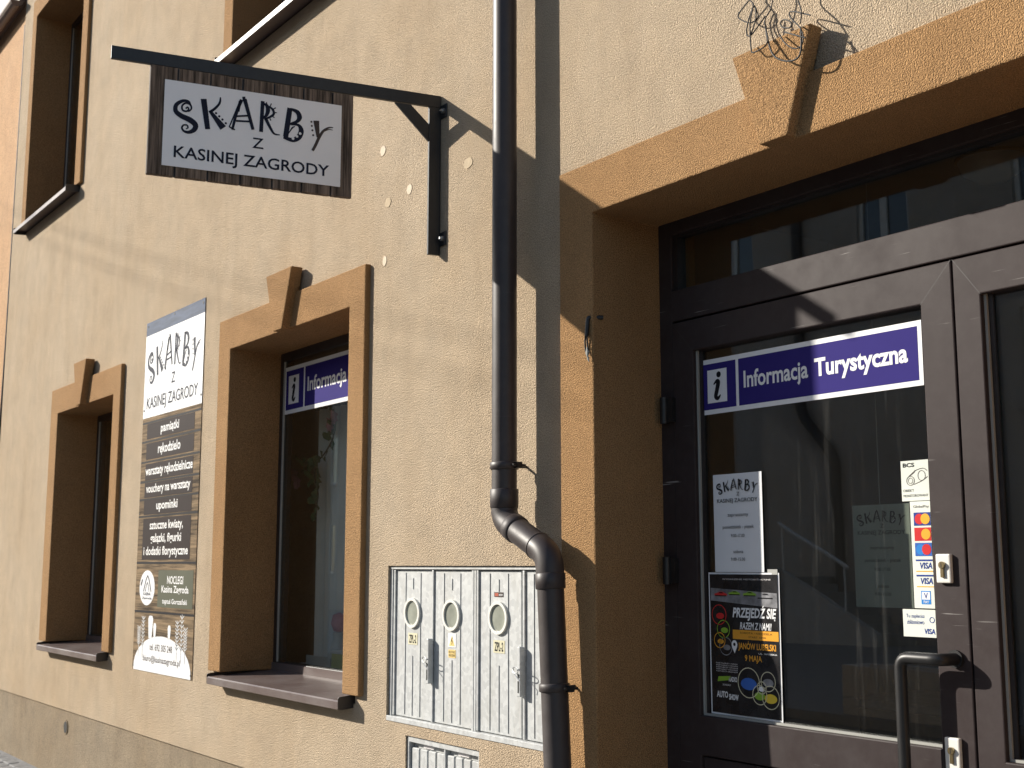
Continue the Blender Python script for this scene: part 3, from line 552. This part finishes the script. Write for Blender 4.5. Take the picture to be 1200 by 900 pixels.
# ------------------------------------------------------------------ papers and stickers on the door glass
fG = Fr((0, GY, 0))
nz = thing('notice_sheet', (-3.12, GY, 1.578), 'white opening hours notice taped above the dark poster', 'notice'); f = Fr((-3.235, GY, 1.578))
ns = []
for i in range(9):
    for j in range(2): ns.append(f.p(.237*i/8, .348*j, .0012+.003*(1+math.sin(i*.9))))
def sheet(name, fr, w_, h_, m_, parent, amp=.003, ph_=0):
    mb = MB(); n = 10
    for side in (0, 1):
        mb.add([fr.p(w_*i/n, h_*j, .0008+.0006*side+amp*(1+math.sin(i*.75+ph_+j))*.5) for i in range(n+1) for j in (0, 1)], [(2*i, 2*i+1, 2*i+3, 2*i+2) for i in range(n)])
    return mb.build(name, m_, parent, sm=60, normals=False)
pg = sheet('page', f, .237, .348, 'paper', nz)
fl = f.sub(0, 0, .0052)
def hours(fl, par, ink):
    plate_lettering(fl.sub(.006, .235, 0), .225, .102, par, ink, ink, .0004, .004)
    for s, u0, u1, zc, cp in (('zapraszamy', .07, .17, .198, .012), ('poniedziałek - piątek', .045, .195, .157, .016), ('9.00-17.00', .085, .15, .128, .011), ('sobota', .095, .142, .072, .012), ('9.00-15.00', .082, .15, .045, .011)): letters(fl, s, u0, u1, zc-cp/2, zc+cp/2, ink, par, .0004)
hours(fl, pg, 'ink_black')
n2 = thing('notice_sheet', (-2.79, .62, 1.5), 'shop notice hanging in the dim room behind the door glass', 'notice'); f = Fr((-2.845, .62, 1.46))
hours(f.sub(0, 0, .0045), sheet('page', f, .237, .348, 'shaded_paper', n2), 'ink_black'); MB().tube([(-2.73, .6195, 1.80), (-2.73, .6195, 3.29)], .0015, 6).build('string', 'gasket_grey', n2)

ps = thing('event_poster', (-3.1, GY, 1.075), 'black event poster with cars and an orange band low on the door', 'poster'); f = Fr((-3.268, GY, 1.081))
pg = sheet('page', f, .336, .495, 'sign_white', ps, .004, 1.0); f = f.sub(0, 0, .0056); W_, H_ = .336, .495
ar = MB().rect(f, .006, W_-.006, .006, H_-.006, -.0002, .0002).build('artwork', 'poster_black', ps)
MB().flat(f, [(.01, H_*.80), (W_-.01, H_*.76), (W_-.01, H_*.86), (.01, H_*.89)], .0004).build('picture', 'poster_grey', ar)
def car(u, v, s, m_):
    MB().flat(f, [(u, v), (u+s, v), (u+s*1.03, v+s*.10), (u+s*.86, v+s*.15), (u+s*.66, v+s*.235), (u+s*.40, v+s*.235), (u+s*.20, v+s*.15), (u-.02*s, v+s*.12)], .0007).build('picture', m_, ar)
    MB().flat(f, [(u+s*.30, v+s*.15), (u+s*.74, v+s*.14), (u+s*.63, v+s*.21), (u+s*.42, v+s*.21)], .001).build('picture', 'ink_black', ar)
    MB().flat(f, [(u+s*.02, v-.002), (u+s*.98, v-.002), (u+s*.94, v+s*.03), (u+s*.06, v+s*.03)], .0011).build('picture', 'poster_black', ar)
car(.03, H_*.835, .06, 'card_red'); car(.10, H_*.845, .055, 'poster_green'); car(.17, H_*.84, .06, 'poster_green'); car(.235, H_*.825, .075, 'poster_grey')
letters(f, 'WYDARZENIE MOTORYZACYJNE', .07, .30, H_*.945, H_*.958, 'plate_grey', ar, .0008)
letters(f, 'PRZEJEDŹ SIĘ', .115, .315, H_*.665, H_*.775, 'sign_white', ar, .0008, .03, .15); letters(f, 'RAZEM Z NAMI!', .15, .295, H_*.605, H_*.655, 'sign_white', ar, .0008, .02, .15)
MB().rect(f, .115, W_-.008, H_*.535, H_*.60, .0002, .0006).build('orange_band', 'poster_orange', ar); letters(f, 'SOBOTA / NIEDZIELA', .15, .30, H_*.574, H_*.587, 'ink_black', ar, .0009); letters(f, 'START 10:00', .19, .27, H_*.548, H_*.56, 'ink_black', ar, .0009)
letters(f, 'JANÓW LUBELSKI', .14, .315, H_*.455, H_*.525, 'poster_orange', ar, .0008, .025); letters(f, '9 MAJA', .17, .25, H_*.375, H_*.43, 'poster_orange', ar, .0008, .025); letters(f, 'UL. WOJSKA', .235, .32, H_*.436, H_*.450, 'sign_white', ar, .0008, .01)
MB().flat(f, [(.122, H_*.435)] + [(.122+.014*math.cos(t*.5236-.5), H_*.495+.016*math.sin(t*.5236-.5)) for t in range(9)], .0009).build('pin_mark', 'sign_white', ar)
MB().disc(f, .122, H_*.497, .006, .006, .0013, 10).build('pin_hole', 'ink_black', ar)
for u, v, r_, m_ in ((.03, .70, .045, 'card_red'), (.05, .60, .04, 'poster_green'), (.03, .52, .035, 'poster_orange'), (.06, .48, .04, 'poster_grey')): MB().ring(f, u+.02, H_*v, r_*.8, r_*.8, .003, .0008).disc(f, u+.025, H_*v-.004, r_*.45, r_*.25, .0008, 10).build('picture', m_, ar)
for u, v, r_, m_ in ((.185, .24, .052, 'poster_blue'), (.235, .165, .034, 'poster_green'), (.275, .26, .034, 'poster_grey'), (.285, .155, .040, 'poster_yellow'), (.245, .215, .022, 'sign_white')):
    MB().ring(f, u, H_*v, r_, r_, .003, .0009).build('picture_ring', 'tag_yellow', ar); MB().disc(f, u, H_*v-.004, r_*.72, r_*.4, .0008).build('picture', m_, ar)
for k in range(5): letters(f, 'PARTNERZY ORGANIZATORZY'[:14+k], .03, .135, H_*(.355-.014*k), H_*(.363-.014*k), 'plate_grey', ar, .0008)
MB().flat(f, [(.035, H_*.23), (.09, H_*.245), (.10, H_*.275), (.04, H_*.265)], .0008).build('sponsor_mark', 'poster_green', ar); letters(f, 'RADIO', .09, .13, H_*.235, H_*.27, 'sign_white', ar, .0008, .02)
letters(f, 'AUTO', .03, .085, H_*.12, H_*.165, 'sign_white', ar, .0008, .03); letters(f, 'SHOW', .09, .135, H_*.11, H_*.15, 'sign_white', ar, .0008, .03); letters(f, 'SPONSORZY', .06, .10, H_*.205, H_*.216, 'plate_grey', ar, .0008)
MB().rect(f, .285, .33, H_-.006, H_+.012, -.003, -.001).build('tape', 'gasket_grey', ps)

cs = thing('camera_sticker', (-2.37, GY, 1.797), 'white security camera sticker at the right edge of the door glass', 'sticker'); f = Fr((-2.4200, GY, 1.797)); b_ = MB().rect(f, 0, .1, 0, .124, 0, .001).build('backing', 'sticker_cream', cs)
f = f.sub(0, 0, .0012); letters(f, 'BCS', .008, .05, .104, .117, 'ink_black', b_, .0004, .03); letters(f, 'OBIEKT', .006, .045, .028, .036, 'ink_black', b_, .0004); letters(f, 'MONITOROWANY', .006, .096, .012, .020, 'ink_black', b_, .0004)
mb = MB(); mb.ring(f, .034, .062, .015, .015, .0018, .0005); mb.ring(f, .034, .062, .009, .009, .0014, .0005)
mb.ribbon(f, [(.03, .077), (.055, .093), (.082, .098), (.095, .09)], .0018, .0005).ribbon(f, [(.045, .05), (.075, .06), (.096, .072)], .0018, .0005).ribbon(f, [(.025, .073), (.05, .088), (.05, .095)], .0014, .0005).ring(f, .075, .076, .014, .016, .0016, .0005); mb.build('drawing', 'ink_brown', b_, normals=False)
cd = thing('card_sticker', (-2.355, GY, 1.472), 'white strip sticker of payment card logos beside the upper lock', 'sticker'); f = Fr((-2.3925, GY, 1.473)); b_ = MB().rect(f, 0, .0725, 0, .322, 0, .001).build('backing', 'sticker_cream', cd); f = f.sub(0, 0, .0012)
letters(f, 'GlobalPay', .012, .068, .300, .310, 'ink_brown', b_, .0004)
for zc, c1, c2, bg_ in ((.268, 'card_red', 'card_yellow', 'card_navy'), (.222, 'card_red', 'card_yellow', 'card_red'), (.176, 'card_blue', 'card_red', 'poster_blue')):
    MB().rect(f, .012, .0715, zc-.02, zc+.02, 0, .0004).build('logo_field', bg_, b_); MB().disc(f, .032, zc, .0165, .0165, .0008).build('logo_disc', c1, b_); MB().disc(f, .053, zc, .0165, .0165, .001).build('logo_disc', c2, b_)
for zc in (.128, .082):
    MB().rect(f, .012, .0715, zc+.013, zc+.018, 0, .0004).build('logo_bar', 'card_navy', b_); MB().rect(f, .012, .0715, zc-.019, zc-.016, 0, .0004).build('logo_bar', 'card_yellow', b_); letters(f, 'VISA', .024, .070, zc-.010, zc+.009, 'card_navy', b_, .0005, .02, .12)
MB().rect(f, .026, .060, .012, .052, 0, .0003).build('logo_field', 'card_blue', b_); MB().rect(f, .029, .057, .026, .049, .0003, .0006).build('logo_field', 'sign_white', b_); letters(f, 'V', .036, .050, .029, .046, 'card_navy', b_, .0009, .02); letters(f, 'PAY', .034, .053, .015, .023, 'sign_white', b_, .0007, .01)
tp = thing('contactless_sticker', (-2.38, GY, 1.386), 'pale contactless payment sticker lowest at the right of the glass', 'sticker'); f = Fr((-2.4365, GY, 1.387)); b_ = MB().rect(f, 0, .1165, 0, .082, 0, .001).build('backing', 'sticker_cream', tp); f = f.sub(0, 0, .0012)
letters(f, 'Tu zapłacisz', .012, .078, .054, .068, 'card_navy', b_, .0004); letters(f, 'zbliżeniowo', .014, .076, .038, .051, 'card_navy', b_, .0004); letters(f, 'VISA', .074, .113, .010, .026, 'card_navy', b_, .0005, .02, .12); MB().ring(f, .104, .052, .009, .009, .002, .0005).build('logo', 'card_navy', b_, normals=False)

# ------------------------------------------------------------------ small things on the facade
hk = thing('wall_hook', (-3.497, -.03, 2.34), 'small dark iron hook with frayed cord on the edge of the door reveal', 'hook')
MB().tube(bend([(-3.47, .012, 2.512), (-3.502, -.034, 2.512), (-3.502, -.042, 2.44)], .01), [.008]*9, 10).build('hook', 'black_steel', hk, sm=50)
MB().tube(smooth([(-3.502, -.043, 2.455), (-3.512, -.041, 2.42), (-3.508, -.040, 2.385), (-3.495, -.040, 2.375), (-3.498, -.042, 2.42), (-3.497, -.044, 2.45)], 4), .0035, 8).build('loop', 'black_steel', hk, sm=50)
for i in range(5): MB().tube(smooth([(-3.500+.002*i, -.040, 2.40-.004*i), (-3.497+.004*math.sin(i*2), -.045, 2.375), (-3.494+.004*math.sin(i*3+1), -.040, 2.345+.006*i)], 4), .0028, 6).build('cord', 'gasket_grey', hk)
STR = [[(-2.652, -0.036, 3.429), (-2.702, -0.036, 3.398), (-2.69, -0.036, 3.375), (-2.647, -0.036, 3.349), (-2.616, -0.036, 3.359), (-2.637, -0.036, 3.411), (-2.66, -0.036, 3.441)],
 [(-2.629, -0.04, 3.401), (-2.651, -0.04, 3.365), (-2.653, -0.053, 3.313), (-2.63, -0.061, 3.293), (-2.624, -0.04, 3.349), (-2.622, -0.04, 3.392)],
 [(-2.631, -0.044, 3.387), (-2.641, -0.048, 3.335), (-2.601, -0.089, 3.23), (-2.582, -0.098, 3.209), (-2.541, -0.096, 3.213), (-2.532, -0.086, 3.239), (-2.573, -0.053, 3.32), (-2.554, -0.044, 3.359), (-2.545, -0.044, 3.391), (-2.551, -0.044, 3.424), (-2.591, -0.044, 3.497)],
 [(-2.584, -0.037, 3.348), (-2.623, -0.056, 3.298), (-2.634, -0.056, 3.3)],
 [(-2.577, -0.049, 3.323), (-2.531, -0.086, 3.23), (-2.497, -0.098, 3.167), (-2.447, -0.098, 3.133), (-2.404, -0.098, 3.129), (-2.389, -0.098, 3.158), (-2.398, -0.087, 3.229)],
 [(-2.448, -0.044, 3.372), (-2.442, -0.044, 3.345), (-2.412, -0.065, 3.292), (-2.4, -0.085, 3.242)],
 [(-2.372, -0.071, 3.261), (-2.451, -0.052, 3.308), (-2.473, -0.051, 3.31), (-2.449, -0.064, 3.277), (-2.406, -0.082, 3.232), (-2.383, -0.094, 3.192), (-2.391, -0.094, 3.166), (-2.42, -0.094, 3.165), (-2.455, -0.094, 3.195), (-2.487, -0.081, 3.236)],
 [(-2.496, -0.065, 3.283), (-2.488, -0.062, 3.292), (-2.46, -0.067, 3.277), (-2.442, -0.077, 3.254), (-2.451, -0.08, 3.247), (-2.482, -0.073, 3.263), (-2.497, -0.066, 3.281)],
 [(-2.464, -0.087, 3.237), (-2.405, -0.101, 3.201), (-2.369, -0.102, 3.18)]]
cw = thing('cable_tangle', (-2.52, -.09, 3.24), 'tangle of thin black cable hanging over the keystone above the door', 'cable')
for k, s in enumerate(STR):
    MB().tube(smooth(s, 6), .0023 if k != 4 else .003, 8).build('strand', 'black_rubber', cw, sm=60)
MB().tube(smooth([(-2.66, -.036, 3.44), (-2.64, -.03, 3.55), (-2.60, -.02, 3.75), (-2.59, .01, 3.80)], 6), .003, 8).tube(smooth([(-2.61, -.036, 3.50), (-2.60, -.02, 3.62), (-2.59, .01, 3.80)], 6), .003, 8).build('lead', 'black_rubber', cw, sm=60)

# ------------------------------------------------------------------ inside the windows
ct = thing('curtain', (-6.4, .62, .5), 'pale sheer curtain hanging inside the larger lower window', 'curtain')
mb = MB(); n = 60
for j in (0, 1): mb.v += [(-6.86+.62*i/n, .56+.02*math.sin(i*.75)+.008*math.sin(i*1.9), (.9, 2.55)[j]) for i in range(n+1)]
mb.f = [(i, i+1, n+2+i, n+1+i) for i in range(n)]; mb.build('cloth', 'curtain', ct, sm=80)
MB().tube([(-6.9, .56, 2.56), (-5.3, .56, 2.56)], .012, 8).build('rail', 'dark_foil', ct)
ct = thing('curtain', (-9.9, .62, .5), 'dim curtain inside the smaller window at the far left', 'curtain')
mb = MB()
for j in (0, 1): mb.v += [(-10.4+.75*i/n, .62+.03*math.sin(i*.8), (.9, 2.75)[j]) for i in range(n+1)]
mb.f = [(i, i+1, n+2+i, n+1+i) for i in range(n)]; mb.build('cloth', 'curtain', ct, sm=80); MB().tube([(-10.45, .62, 2.76), (-9, .62, 2.76)], .012, 8).build('rail', 'dark_foil', ct)
fg = thing('flower_garland', (-6.62, .48, 1.9), 'artificial garland with pink blossoms and leaves inside the larger lower window', 'flowers')
st1 = smooth([(-6.93, .48, 2.17), (-6.80, .47, 2.22), (-6.66, .48, 2.24), (-6.52, .48, 2.34), (-6.46, .47, 2.46)], 6); st2 = smooth([(-6.72, .48, 2.23), (-6.70, .46, 2.12), (-6.67, .47, 2.02), (-6.69, .46, 1.90)], 6)
MB().tube(st1, .005, 6).tube(st2, .004, 6).tube([(-6.52, .48, 2.34), (-6.50, .50, 3.29)], .002, 6).build('stem', 'stem', fg)
for p_ in st1[3::3] + st2[3::2]:
    for q in range(2):
        a = random.uniform(0, 6.28); d = Vector((math.cos(a), random.uniform(-.5, .3), math.sin(a)*.8-.3)).normalized()*random.uniform(.06, .10); s_ = d.cross(Vector((0, 1, .2))).normalized()*.025; o_ = Vector(p_)
        MB().add([o_, o_+d*.35+s_, o_+d*.7+s_*.8+Vector((0, -.01, 0)), o_+d, o_+d*.7-s_*.8+Vector((0, -.01, 0)), o_+d*.35-s_], [(0, 1, 5), (1, 2, 4, 5), (2, 3, 4)]).build('leaf', 'leaf_green', fg, normals=False)
for c_ in ((-6.94, .45, 2.15), (-6.90, .45, 2.10), (-6.50, .46, 2.42), (-6.45, .46, 2.46)):
    mb = MB()
    for q in range(9):
        a = q*2.4; d = Vector((math.cos(a), -.6, math.sin(a)))*.045; s_ = d.cross(Vector((0, 1, 0))).normalized()*.026; o_ = Vector(c_)
        mb.add([o_, o_+d*.5+s_, o_+d*1.0+Vector((0, .012*(q % 3), 0)), o_+d*.5-s_], [(0, 1, 2, 3)])
    mb.build('blossom', 'petal', fg, normals=False)
MB().box(-6.85, -5.4, .43, .70, 1.0, 1.03).build('inner_sill', 'pvc_white', bld)
def lathe(prof, c, n=20):
    mb = MB()
    for i in range(n): mb.v += [(c[0]+r*math.cos(6.28319*i/n), c[1]+r*math.sin(6.28319*i/n), c[2]+z) for r, z in prof]
    L = len(prof); mb.f = [(i*L+j, ((i+1) % n)*L+j, ((i+1) % n)*L+j+1, i*L+j+1) for i in range(n) for j in range(L-1)]; return mb
fig = thing('figurine', (-6.47, .52, 1.03), 'pale decorative figurine standing on the sill inside the larger lower window', 'figurine')
lathe([(.0, 0), (.075, 0), (.07, .03), (.05, .10), (.032, .16), (.036, .19), (.0, .20)], (-6.47, .52, 1.03)).build('body', 'pale_ceramic', fig, sm=50); lathe([(0, .19), (.03, .20), (.046, .24), (.036, .29), (0, .305)], (-6.47, .52, 1.03)).build('head', 'petal', fig, sm=50)
tb = thing('gift_tray', (-6.6, .52, 1.03), 'long pale tray on the inner sill of the larger lower window', 'tray'); MB().box(-6.72, -6.42, .44, .505-.06, 1.03, 1.085).build('rim', 'pale_ceramic', tb, bevel=.004); MB().box(-6.72, -6.42, .4455, .465, 1.03, 1.055).build('base', 'pale_ceramic', tb)
yb = thing('gift_box', (-6.33, .47, 1.03), 'small yellow gift box with pale lid behind the sill of the larger lower window', 'box'); MB().box(-6.40, -6.27, .44, .54, 1.03, 1.11).build('box', 'yellow_box', yb, bevel=.003); MB().box(-6.405, -6.265, .435, .545, 1.1101, 1.13).build('lid', 'pale_ceramic', yb, bevel=.003)
# inside the entrance
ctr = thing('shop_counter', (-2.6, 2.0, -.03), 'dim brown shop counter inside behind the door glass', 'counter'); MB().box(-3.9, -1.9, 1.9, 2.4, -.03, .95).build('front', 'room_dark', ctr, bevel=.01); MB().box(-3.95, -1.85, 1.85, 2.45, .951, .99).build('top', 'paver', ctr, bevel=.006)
lp = thing('ceiling_lamp', (-2.6, 1.2, 3.05), 'round glass ceiling lamp seen through the pane above the door', 'lamp')
lathe([(.0, -.0), (.06, .006), (.11, .04), (.125, .085), (.118, .09), (.10, .045), (.0, .012)], (-2.6, 1.2, 3.03), 28).build('shade', 'pale_ceramic', lp, sm=50); MB().tube([(-2.6, 1.2, 3.05), (-2.6, 1.2, 3.3)], .012, 10).build('rod', 'zinc', lp); lathe([(.126, .082), (.134, .085), (.134, .093), (.126, .096), (.122, .09)], (-2.6, 1.2, 3.03), 28).build('rim', 'brass', lp, sm=50)

# ------------------------------------------------------------------ neighbouring house at the far left
nb = thing('neighbour_house', (-15, 0, 0), 'peach rendered house adjoining the shop at the far left edge', 'house')
MB().box(-21, -12.47, .02, 6, -.1, 7.25).build('wall', 'peach_render', nb)
MB().box(-21.2, -12.49, -.06, .5, 7.2501, 8.0).build('eave', 'roof_sheet', nb)
fx = Fr((0, 0, 0), (0, -1, 0), (0, 0, 1), (1, 0, 0))
MB().prism(fx, [(.02+.065*math.cos(math.pi+i*math.pi/8)+.07, 7.24+.065*math.sin(math.pi+i*math.pi/8)) for i in range(9)], -21.2, -12.47).build('gutter', 'roof_sheet', nb)
MB().tube(smooth([(-12.485, .012, 7.0), (-12.49, .010, 4.6), (-12.50, .008, 3.4), (-12.56, .008, 2.66), (-12.62, .008, 1.8)], 6), .012, 8).build('cable', 'black_rubber', nb)

# ------------------------------------------------------------------ overhead cables and the house across the street
cA, cB, cC = Vector((-11.66, 0, 4.747)), Vector((-9.78, 0, 4.168)), Vector((-6.97, 0, 3.298))
up_ = Vector((-SUN_A, -1, -SUN_B))
for k, (dz, th, lab) in enumerate(((.02, .0055, 'upper overhead cable running above the street'), (-.16, .005, 'lower overhead cable running above the street'))):
    a = cA+up_*6.6; b = cC+up_*6.6; d = (b-a)
    p = [a-d*1.2, a, b, b+d*1.5]; p = [q+Vector((0, 0, dz)) for q in p]
    tag(MB().tube([p[0].lerp(p[3], i/12) + Vector((0, 0, -.25*math.sin(math.pi*i/12)+.235)) for i in range(13)], th, 8).build('overhead_cable', 'black_rubber'), lab, 'cable', 'overhead cables')
HY = -18.0
ob = thing('opposite_house', (-16, HY, 0), 'tall pale house across the street mirrored in the door glass', 'house')
oh = [(x-.7, x+.7, z, z+1.9) for z in (8.0, 4.6, 1.3) for x in (-49, -45.5, -42, -38.5, -35, -31.5, -28, -24.5, -20.9, -16.4, -12.6, -9.0, -5.4) if not (z < 5 and x in (-24.5, -20.9, -16.4))]
slab_with_holes(-52, 4, -.1, 10.3, HY-.4, HY, oh).build('wall', 'street_render', ob)
MB().box(-52.3, 4.3, HY-8, HY+.12, 10.3, 10.45).build('roof', 'roof_sheet', ob); MB().box(-52, 4, HY-8, HY-1.5, -.1, 10.29).build('rear', 'street_render', ob)
f = Fr((0, HY-.12, 0), (1, 0, 0), (0, 0, 1), (0, 1, 0))
for x0_, x1_, z0_, z1_ in oh:
    mb = MB(); mb.rect(f, x0_, x0_+.1, z0_, z1_, -.06, .02).rect(f, x1_-.1, x1_, z0_, z1_, -.06, .02).rect(f, x0_+.1, x1_-.1, z1_-.1, z1_, -.06, .02).rect(f, x0_+.1, x1_-.1, z0_, z0_+.1, -.06, .02).rect(f, (x0_+x1_)/2-.09, (x0_+x1_)/2+.09, z0_+.1, z1_-.1, -.06, .02)
    wd = mb.build('window', 'pvc_white', ob); MB().rect(f, x0_+.1, x1_-.1, z0_+.1, z1_-.1, -.04, -.03).build('pane', 'far_glass', wd); MB().box(x0_-.08, x1_+.08, HY, HY+.12, z0_-.06, z0_-.01).build('sill', 'kerb', wd)
od = thing('downpipe', (-17.8, HY+.12, 0), 'dark downpipe on the house across the street, mirrored in the door', 'downpipe')
MB().tube(bend([(-18.7, HY+.13, 10.2), (-18.7, HY+.13, 5.0), (-17.8, HY+.13, 4.0), (-17.8, HY+.13, .0)], .3), .12, 14).build('pipe', 'pipe_brown', od, sm=50)
stp = thing('outside_stairs', (-18, HY+1, 0), 'white sided outside steps with a rail across the street, mirrored in the door', 'stairs')
f = Fr((0, HY+1.4, 0), (1, 0, 0), (0, 0, 1), (0, 1, 0))
MB().prism(f, [(-18.4, .0), (-15.9, .0), (-15.9, .25), (-18.4, 1.55)], -.16, 0).build('side_wall', 'white_render', stp)
for i in range(8): MB().box(-18.4+i*.3, -18.1+i*.3, HY+.01, HY+1.23, 0, 1.36-i*.16).build('step', 'kerb', stp)
MB().tube([(-18.4, HY+1.32, 2.5), (-16.6, HY+1.32, 1.56)], .045, 10).build('rail', 'pvc_white', stp)
for x_, z_, h_ in ((-18.3, 1.4, 2.44), (-16.7, .55, 1.6)): MB().tube([(x_, HY+1.32, z_), (x_, HY+1.32, h_)], .025, 8).build('rail_post', 'pvc_white', stp)
pt = thing('planter', (-8.4, -7.7, 0), 'pale concrete planter across the street, mirrored low in the door', 'planter')
mb = slab_with_holes(-9.2, -7.5, -7.95, -7.5, 0, .52, [(-9.12, -7.58, -7.87, -7.58)]); mb.v = [(x, z, y) for x, y, z in mb.v]; mb.build('box', 'white_render', pt, bevel=.01); MB().box(-9.119, -7.581, -7.869, -7.581, .02, .46).build('soil', 'earth', pt)
